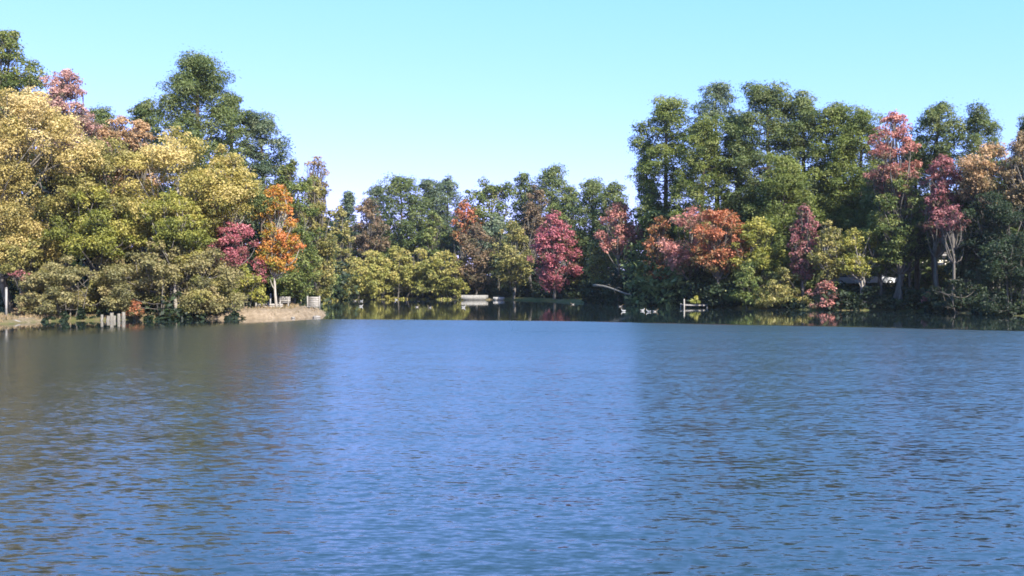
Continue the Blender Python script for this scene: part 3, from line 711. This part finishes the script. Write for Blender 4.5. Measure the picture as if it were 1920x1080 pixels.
# bench on the point
def bench(px, Y, L_, label, rz=0.0):
    X, Yp, zb = gpos(px, Y); r = thing('park_bench', label, 'bench', (X, Yp, zb), rz)
    s_ = MB()
    for q in range(3): s_.box((0, -0.14 + q * 0.14, 0.45), (L_, 0.12, 0.035))
    s_.build('seat', M['wood_grey'], r)
    b_ = MB()
    for q in range(3): b_.box((0, 0.24 + q * 0.02, 0.58 + q * 0.14), (L_, 0.03, 0.11))
    b_.build('backrest', M['wood_grey'], r)
    for sx_ in (-1, 1):
        l = MB(); l.box((sx_ * (L_ / 2 - 0.15), -0.15, 0.2), (0.08, 0.08, 0.46)); l.box((sx_ * (L_ / 2 - 0.15), 0.21, 0.43), (0.07, 0.05, 0.92)); l.box((sx_ * (L_ / 2 - 0.15), 0.03, 0.40), (0.05, 0.36, 0.055))
        l.build('leg', M['wood_grey'], r)
bench(533, 80.5, 0.95, 'grey wooden bench on the sandy point under the orange maple', 0.15)

# low grey retaining timber at the point
X, Y, zb = gpos(503, 79.5)
r = thing('timber_edging', 'low grey timber edging along the back of the sandy point', 'edging', (X, Y, zb), 0.05)
for q in range(2):
    mb = MB(); mb.box((0, 0, 0.10 + q * 0.17), (2.3, 0.16, 0.16)); mb.build('beam', M['wood_grey'], r)
for q in (-0.95, 0.0, 0.95):
    mb = MB(); mb.box((q, -0.13, 0.2), (0.1, 0.1, 0.62)); mb.build('stake', M['wood_grey'], r)

# plank landing at the tip of the point
X, Y, zb = gpos(585, 80.5)
r = thing('landing_stage', 'grey plank landing stage with a board back at the tip of the sandy point', 'landing', (X, Y, zb), -0.1)
mb = MB()
for q in range(6): mb.box((-0.45 + q * 0.18, 0, 0.16), (0.17, 0.9, 0.05))
mb.build('deck', M['wood_grey'], r)
mb = MB()
for q in range(5): mb.box((0, 0.42, 0.27 + q * 0.155), (0.95, 0.04, 0.145))
mb.build('board_wall', M['wood_grey'], r)
for sx_ in (-0.5, 0.5):
    mb = MB(); mb.box((sx_, 0.42, 0.4), (0.09, 0.1, 1.3)); mb.build('post', M['wood_grey'], r)
X, Y, zb = gpos(507, 80)
post(507, 79.8, 552, 0.1, 'thin pale post behind the timber edging on the point')

# flat boat moored on the far shore
def jon_boat(px, Y, L_, label, mat, z=0.0, rz=0.0, Hh=0.55):
    X = wx(px, Y)
    r = thing('rowing_boat', label, 'boat', (X, Y, z), rz)
    # hull stations: half-width, bottom z
    xs = np.linspace(-L_/2, L_/2, 11); wdt = 0.75 * np.sqrt(np.clip(1 - (np.abs(xs)/(L_/2)) ** 4 * 0.62, 0.1, 1)); bot = 0.02 + 0.34 * np.clip((np.abs(xs)/(L_/2) - 0.6) / 0.4, 0, 1) ** 1.6
    V = []; 
    for x_, w_, b0 in zip(xs, wdt, bot):
        V += [(x_, -w_, Hh), (x_, -w_ * 0.82, b0 - 0.1), (x_, w_ * 0.82, b0 - 0.1), (x_, w_, Hh), (x_, w_ - 0.05, Hh), (x_, w_ * 0.80 - 0.04, b0 - 0.04), (x_, -w_ * 0.80 + 0.04, b0 - 0.04), (x_, -w_ + 0.05, Hh)]
    Q = []
    for a in range(10):
        for k_ in range(8): Q.append([a*8+k_, a*8+(k_+1)%8, (a+1)*8+(k_+1)%8, (a+1)*8+k_])
    Q += [[0,1,6,7],[1,2,5,6],[2,3,4,5],[80,87,86,81],[81,86,85,82],[82,85,84,83]]
    mb = MB(); mb.add(V, Q); mb.box((-L_/2, 0, Hh*0.62), (0.05, 1.0, Hh*0.72)); mb.box((L_/2, 0, Hh*0.62), (0.05, 1.0, Hh*0.72)); mb.build('hull', mat, r)
    for q in (-0.28, 0.05, 0.33):
        mb = MB(); mb.box((q * L_, 0, Hh - 0.12), (0.26, 1.32, 0.04)); mb.build('thwart', M['wood_grey'], r)
jon_boat(890, 158, 4.2, 'long pale grey flat boat lying at the far shore', M['concrete'], 0.0, 0.05, 0.78)
jon_boat(935, 156, 1.7, 'short white dinghy right of the long grey boat', M['paint_white'], 0.0, 0.1, 0.5)

# fallen log on the far right of the cove
Yl = 122
mb = MB(); p0 = np.array([wx(1113, Yl), Yl, wz(535, Yl)]); p1 = np.array([wx(1182, Yl - 6), Yl - 6, wz(549, Yl)])
pts = [p0 + (p1 - p0) * t + np.array([0, 0, 0.15 * math.sin(t * 5)]) for t in np.linspace(0, 1, 8)]
r = thing('fallen_log', 'pale fallen log slanting down to the water right of the crimson maple', 'log', tuple(p0 * 0 + np.array([p1[0], p1[1], 0])))
o = MB().tube([q - np.array([p1[0], p1[1], 0]) for q in pts], np.linspace(0.16, 0.08, 8), 9).build('log_trunk', M['old_timber'], r, smooth=True)
mb = MB()
for q in range(4):
    a = pts[2 + q] - np.array([p1[0], p1[1], 0]); mb.tube([a, a + np.array([0.5, -0.3, 0.25 - 0.4 * (q % 2)]), a + np.array([0.8, -0.5, 0.1 - 0.9 * (q % 2)])], [0.06, 0.04, 0.015], 5)
mb.build('snag_branch', M['old_timber'], r)

# small dock on the right
Yd = 106.5
r = thing('dock', 'small wooden dock with one tall post under the orange red maple', 'dock', (wx(1301, Yd), Yd, 0), 0.03)
mb = MB()
for q in range(14): mb.box((-1.22 + q * 0.188, 0, 0.34), (0.175, 1.7, 0.05))
mb.build('deck', M['wood_grey'], r)
for q in (-0.84, 0.84): MB().box((0, q, 0.255), (2.6, 0.06, 0.12)).build('joist', M['wood_grey'], r)
for (sx_, sy_, hh2) in ((-1.22,-0.9,0.95),(1.22,-0.9,0.42),(-1.22,0.9,0.42),(1.22,0.9,0.42)):
    mb = MB(); mb.tube([(sx_, sy_, -0.8), (sx_, sy_, hh2)], [0.08, 0.075], 9); mb.build('post', M['wood_grey'], r)
tree('broad','dome', 1309, 106.4, 553, 569, 42, 'yellowgreen', 'yellow green potted shrub standing on the small dock', name='shrub', cat='shrub', stems=3, trunkr=0.03, basez=0.37, lobes=7)
# grey chair beside the dock
X, Y, zb = gpos(1338, 109)
r = thing('garden_chair', 'dull grey chair on the bank right of the small dock', 'chair', (X, Y, zb), -0.4)
MB().box((0, 0, 0.42), (0.55, 0.5, 0.05)).build('seat', M['wood_grey'], r)
MB().box((0, 0.26, 0.75), (0.55, 0.05, 0.6), rx=-0.2).build('backrest', M['wood_grey'], r)
for sx_ in (-0.24, 0.24):
    for sy_ in (-0.2, 0.2): MB().box((sx_, sy_, 0.18), (0.05, 0.05, 0.44)).build('leg', M['wood_grey'], r)

# house with a porch behind the dark trees on the right
def window(parent, x, y, z, w, h, out_=-1, frame=M['paint_white']):
    f = MB()
    f.box((x, y, z + h/2 + 0.04), (w + 0.16, 0.07, 0.08)); f.box((x, y, z - h/2 - 0.04), (w + 0.16, 0.09, 0.08))
    f.box((x - w/2 - 0.04, y, z), (0.08, 0.07, h)); f.box((x + w/2 + 0.04, y, z), (0.08, 0.07, h)); f.box((x, y, z), (0.04, 0.05, h))
    o = f.build('window', frame, parent)
    MB().box((x, y + 0.015, z), (w, 0.02, h)).build('pane', M['glass'], o)
def house(px, Y, W, Dp, Hw, label, wall, rz, porch=True, roof=1.8):
    X, Yp, zb = gpos(px, Y)
    r = thing('house', label, 'house', (X, Yp, zb), rz)
    mb = MB(); mb.box((0, Dp/2, Hw/2 - 0.3), (W, Dp, Hw + 0.6)); mb.build('wall', wall, r)
    rf = MB(); e = 0.45
    rf.add([(-W/2-e,-e,Hw+0.02),(W/2+e,-e,Hw+0.02),(W/2+e,Dp+e,Hw+0.02),(-W/2-e,Dp+e,Hw+0.02),(-W/2-e,Dp/2,Hw+roof),(W/2+e,Dp/2,Hw+roof)],
           [[0,3,2,1],[0,1,5,4],[3,4,5,2]], [[0,4,3],[1,2,5]])
    rfo = rf.build('roof', M['roof'], r)
    MB().box((W*0.25, Dp*0.55, Hw+roof*0.8), (0.6, 0.6, 1.6)).build('chimney', M['stone'], rfo)
    MB().box((0, -e - 0.03, Hw - 0.07), (W + 2*e, 0.05, 0.17)).build('fascia', M['paint_white'], r)
    for q in (-0.33, 0.0, 0.33): window(r, q * W + 0.5, -0.04, Hw * 0.55, 0.9, 1.1)
    d = MB().box((-W*0.12, -0.03, 1.0), (0.9, 0.06, 2.0)).build('door', M['paint_white'], r)
    MB().box((-W*0.12+0.36, -0.09, 1.0), (0.05, 0.06, 0.05)).build('handle', M['metal'], d)
    if porch:
        mb = MB(); mb.box((0, -1.6, Hw - 0.5), (W*0.62, 2.2, 0.14)); mb.build('porch_roof', M['paint_white'], r)
        mb = MB(); mb.box((0, -1.6, 0.05), (W*0.62, 2.2, 0.3)); mb.build('porch_floor', M['wood_grey'], r)
        for q in (-0.30, -0.1, 0.1, 0.30): MB().box((q*W, -2.6, (Hw-0.5)/2 + 0.06), (0.13, 0.13, Hw - 0.7)).build('porch_post', M['paint_white'], r)
        mb = MB(); mb.box((0, -2.6, 1.05), (W*0.6, 0.06, 0.08))
        for q in range(22): mb.box((-W*0.29 + q * W*0.58/21, -2.6, 0.62), (0.04, 0.04, 0.8))
        mb.build('railing', M['paint_white'], r)
house(1735, 110, 8.0, 6.0, 2.9, 'cream house with a white porch glimpsed under the dark trees on the right', M['paint_cream'], 0.06)
house(50, 104, 9.0, 6.5, 5.6, 'pale two storey house glimpsed through the straw yellow tree at the left edge', M['paint_white'], -0.15, porch=False)
house(975, 184, 9.0, 6.0, 3.2, 'small white house glimpsed between the olive tree and the crimson maple', M['paint_white'], 0.0, porch=False)

# parked cars on the slope
def car(px, Y, label, mat, rz):
    X, Yp, zb = gpos(px, Y)
    r = thing('parked_car', label, 'car', (X, Yp, zb), rz, 'cars parked behind the trees')
    mb = MB()
    low = [(-2.2,0.32),(2.15,0.32),(2.25,0.55),(2.15,0.82),(1.1,0.93),(-1.9,0.97),(-2.25,0.85),(-2.28,0.5)]
    mb.prism(low, -0.88, 0.88); mb.build('body', mat, r)
    mb = MB(); cab = [(-1.75,0.95),(0.95,0.92),(0.25,1.42),(-1.15,1.45)]
    mb.prism(cab, -0.74, 0.74); cb = mb.build('cabin', mat, r)
    for sy_ in (-1, 1):
        g = MB(); w_ = [(-1.5,1.0),(0.7,0.98),(0.2,1.36),(-1.08,1.38)]; g.prism(w_, sy_*0.743 - 0.004, sy_*0.743 + 0.004); g.build('side_window', M['glass'], cb)
    MB().add([(0.99,-0.66,0.96),(0.99,0.66,0.96),(0.33,0.62,1.41),(0.33,-0.62,1.41)], [[0,1,2,3]]).build('windscreen', M['glass'], cb)
    MB().add([(-1.80,-0.66,0.99),(-1.80,0.66,0.99),(-1.21,0.62,1.43),(-1.21,-0.62,1.43)], [[0,3,2,1]]).build('rear_window', M['glass'], cb)
    for sx_ in (-1.35, 1.4):
        for sy_ in (-0.80, 0.80):
            w_ = MB().tube([(sx_, sy_-0.11, 0.32), (sx_, sy_+0.11, 0.32)], [0.32, 0.32], 18).build('wheel', M['rubber'], r)
            MB().tube([(sx_, sy_-0.12, 0.32), (sx_, sy_+0.12, 0.32)], [0.19, 0.19], 12).build('rim', M['metal'], w_)
    for sy_ in (-0.65, 0.65):
        MB().box((2.19, sy_, 0.66), (0.06, 0.3, 0.13)).build('headlight', M['glass'], r)
        MB().box((-2.27, sy_, 0.72), (0.05, 0.26, 0.14)).build('tail_light', M['lamp_red'], r)
car(1590, 109, 'white car parked under the tall pines', M['car_white'], 0.2)
car(1640, 108.5, 'silver car parked right of the white car', M['car_silver'], -0.1)

# ------------------------------------------------------------------ waterfowl
def bird_mesh():
    me = bpy.data.meshes.new('bird_body')
    V = [(0,0,0.10),(-0.16,0,0.12),(-0.28,0,0.17),(0.13,0,0.12),(0.20,0,0.20),(0.215,0,0.29),(0.25,0,0.335),(0.285,0,0.33)]
    E = [(0,1),(1,2),(0,3),(3,4),(4,5),(5,6),(6,7)]
    R = [(0.125,0.105),(0.10,0.085),(0.02,0.05),(0.095,0.095),(0.045,0.045),(0.034,0.034),(0.045,0.045),(0.028,0.028)]
    me.from_pydata(V, E, [])
    return me, R
bme, R = bird_mesh()
def bird_proto(mat, label, group):
    r = thing('duck', label, 'duck', (0,0,0), 0, group)
    me = bme.copy(); me.materials.append(mat)
    o = bpy.data.objects.new('body', me); C.objects.link(o); o.parent = r
    sk = o.modifiers.new('skin', 'SKIN'); 
    for v, rr in zip(me.skin_vertices[0].data if me.skin_vertices else [], R): v.radius = rr
    if me.skin_vertices: me.skin_vertices[0].data[0].use_root = True
    ss = o.modifiers.new('sub', 'SUBSURF'); ss.levels = 2; ss.render_levels = 2
    for sy_ in (-1, 1):
        w = MB(); 
        th = np.linspace(0, 2*PI, 13)[:-1]
        Vw = [(-0.06 + 0.19*math.cos(a) - 0.02, sy_*(0.118 + 0.012*math.cos(a)), 0.155 + 0.055*math.sin(a)) for a in th]
        Vi = [(x_, y_ - sy_*0.03, z_) for x_, y_, z_ in Vw]
        n = 12; w.add(Vw + Vi + [(-0.08, sy_*0.132, 0.16)], [[k_, (k_+1)%n, n+(k_+1)%n, n+k_] for k_ in range(n)], [[k_, (k_+1)%n, 2*n] for k_ in range(n)])
        w.build('wing', M['dark_feather'] if mat is not M['white_feather'] else M['white_feather'], r)
    bl = MB().tube([(0.30,0,0.328),(0.355,0,0.318)], [0.018,0.010], 7).build('bill', M['bill'], r)
    # pale flank patch
    if mat is not M['white_feather']:
        f = MB(); f.tube([(-0.30,0,0.135),(-0.2,0,0.10),(-0.05,0,0.085),(0.10,0,0.10)], [0.03,0.092,0.125,0.08], 10); f.build('pale_flank', M['white_feather'], r)
    return r
def dup(root, loc, rz, label, sc):
    r = root.copy(); C.objects.link(r); r.location = loc; r.rotation_euler = (0,0,rz); r['label'] = label; r.scale = (sc,)*3
    for ch in list(root.children):
        c = ch.copy(); C.objects.link(c); c.parent = r
    return r
gname = 'ducks floating on the calm water'
ducks = [(677,575,'w','white duck alone in front of the left willows'),(665,564.5,'d','leftmost duck close under the willows'),(678,565,'w','white duck beside the leftmost duck'),
 (743,562.5,'w','pale duck close in under the tallest willow'),(783,576,'d','left of two ducks in front of the right willows'),(805,577,'d','right of two ducks in front of the right willows'),
 (869,577,'w','white duck in front of the grey boat'),(1073,571,'d','duck right of the crimson reflection'),(1164,575,'d','dim duck behind the white duck right of the log'),(1169,584,'w','bright white duck below the fallen log'),
 (1205,583,'w','leftmost duck of the close group left of the dock'),(1216,585,'w','nearest duck in the close group left of the dock'),(1229,584.5,'d','rightmost duck of the close group left of the dock')]
protos = {}
for i_, (px, py, kd, lb) in enumerate(ducks):
    X, Y = shore_pt(px, py); rz = [0.2, 2.9, -0.3, 3.3, 0.5, 2.6][i_ % 6]; sc = 0.8
    if kd not in protos:
        protos[kd] = bird_proto(M['white_feather'] if kd == 'w' else M['dark_feather'], lb, gname)
        protos[kd].location = (X, Y, -0.03); protos[kd].rotation_euler = (0,0,rz); protos[kd].scale = (sc,)*3
    else: dup(protos[kd], (X, Y, -0.03), rz, lb, sc)

m, nt, out = new_mat('thin_haze')
vp = nt.nodes.new('ShaderNodeVolumePrincipled'); vp.inputs['Color'].default_value = (0.90, 0.95, 1.0, 1); vp.inputs['Density'].default_value = 0.00012; vp.inputs['Anisotropy'].default_value = 0.3
nt.links.new(vp.outputs[0], out.inputs['Volume'])
hb_ = MB().box((0, 1700, 14), (6100, 4700, 36)).build('haze', m); tag(hb_, kind='stuff', label='thin pale autumn haze over the lake', cat='haze')
# ------------------------------------------------------------------ light, sky, camera
az = math.radians(148)         # sun azimuth clockwise from +Y (ahead): to the right and behind the camera
el = math.radians(38)
sd = Vector((math.sin(az) * math.cos(el), math.cos(az) * math.cos(el), math.sin(el)))
ld = bpy.data.lights.new('sun', 'SUN'); ld.energy = 4.6; ld.angle = math.radians(0.5); ld.color = (1.0, 0.93, 0.82)
lo = bpy.data.objects.new('sun', ld); C.objects.link(lo); lo.rotation_euler = sd.to_track_quat('Z', 'Y').to_euler(); lo.location = (30, -30, 60)

w = bpy.data.worlds.new('World'); bpy.context.scene.world = w; w.use_nodes = True
nt = w.node_tree; nt.nodes.clear()
o = nt.nodes.new('ShaderNodeOutputWorld'); bg = nt.nodes.new('ShaderNodeBackground'); sky = nt.nodes.new('ShaderNodeTexSky')
sky.sky_type = 'NISHITA'; sky.sun_disc = False; sky.sun_elevation = el; sky.sun_rotation = az
sky.air_density = 1.0; sky.dust_density = 0.3; sky.ozone_density = 1.5; sky.altitude = 100
bg.inputs['Strength'].default_value = 0.13
tint = nt.nodes.new('ShaderNodeMix'); tint.data_type = 'RGBA'; tint.blend_type = 'MULTIPLY'; tint.inputs['Factor'].default_value = 1.0
tint.inputs['B'].default_value = (0.564, 1.36, 1.95, 1)
sp = nt.nodes.new('ShaderNodeSeparateColor'); cb = nt.nodes.new('ShaderNodeCombineColor'); nt.links.new(sky.outputs[0], sp.inputs[0])
for q, g_ in enumerate((0.85, 0.4, 0.58)):
    pw = nt.nodes.new('ShaderNodeMath'); pw.operation = 'POWER'; pw.inputs[1].default_value = g_
    nt.links.new(sp.outputs[q], pw.inputs[0]); nt.links.new(pw.outputs[0], cb.inputs[q])
nt.links.new(cb.outputs[0], tint.inputs['A']); nt.links.new(tint.outputs['Result'], bg.inputs[0]); nt.links.new(bg.outputs[0], o.inputs[0])

cam = bpy.data.cameras.new('camera'); co = bpy.data.objects.new('camera', cam); C.objects.link(co)
cam.lens = 36.0 * F / 1920.0; cam.sensor_width = 36.0; cam.clip_end = 9000; cam.clip_start = 0.1
co.location = (0, 0, CAMZ); co.rotation_euler = (math.radians(90) - math.atan(7 / F), 0, 0)
sc = bpy.context.scene; sc.camera = co
sc.view_settings.view_transform = 'Standard'; sc.view_settings.look = 'None'; sc.view_settings.exposure = 1.6; sc.view_settings.gamma = 1.0
sc.cycles.max_bounces = 6; sc.cycles.diffuse_bounces = 3; sc.cycles.glossy_bounces = 3; sc.cycles.transmission_bounces = 3
sc.cycles.filter_width = 1.7
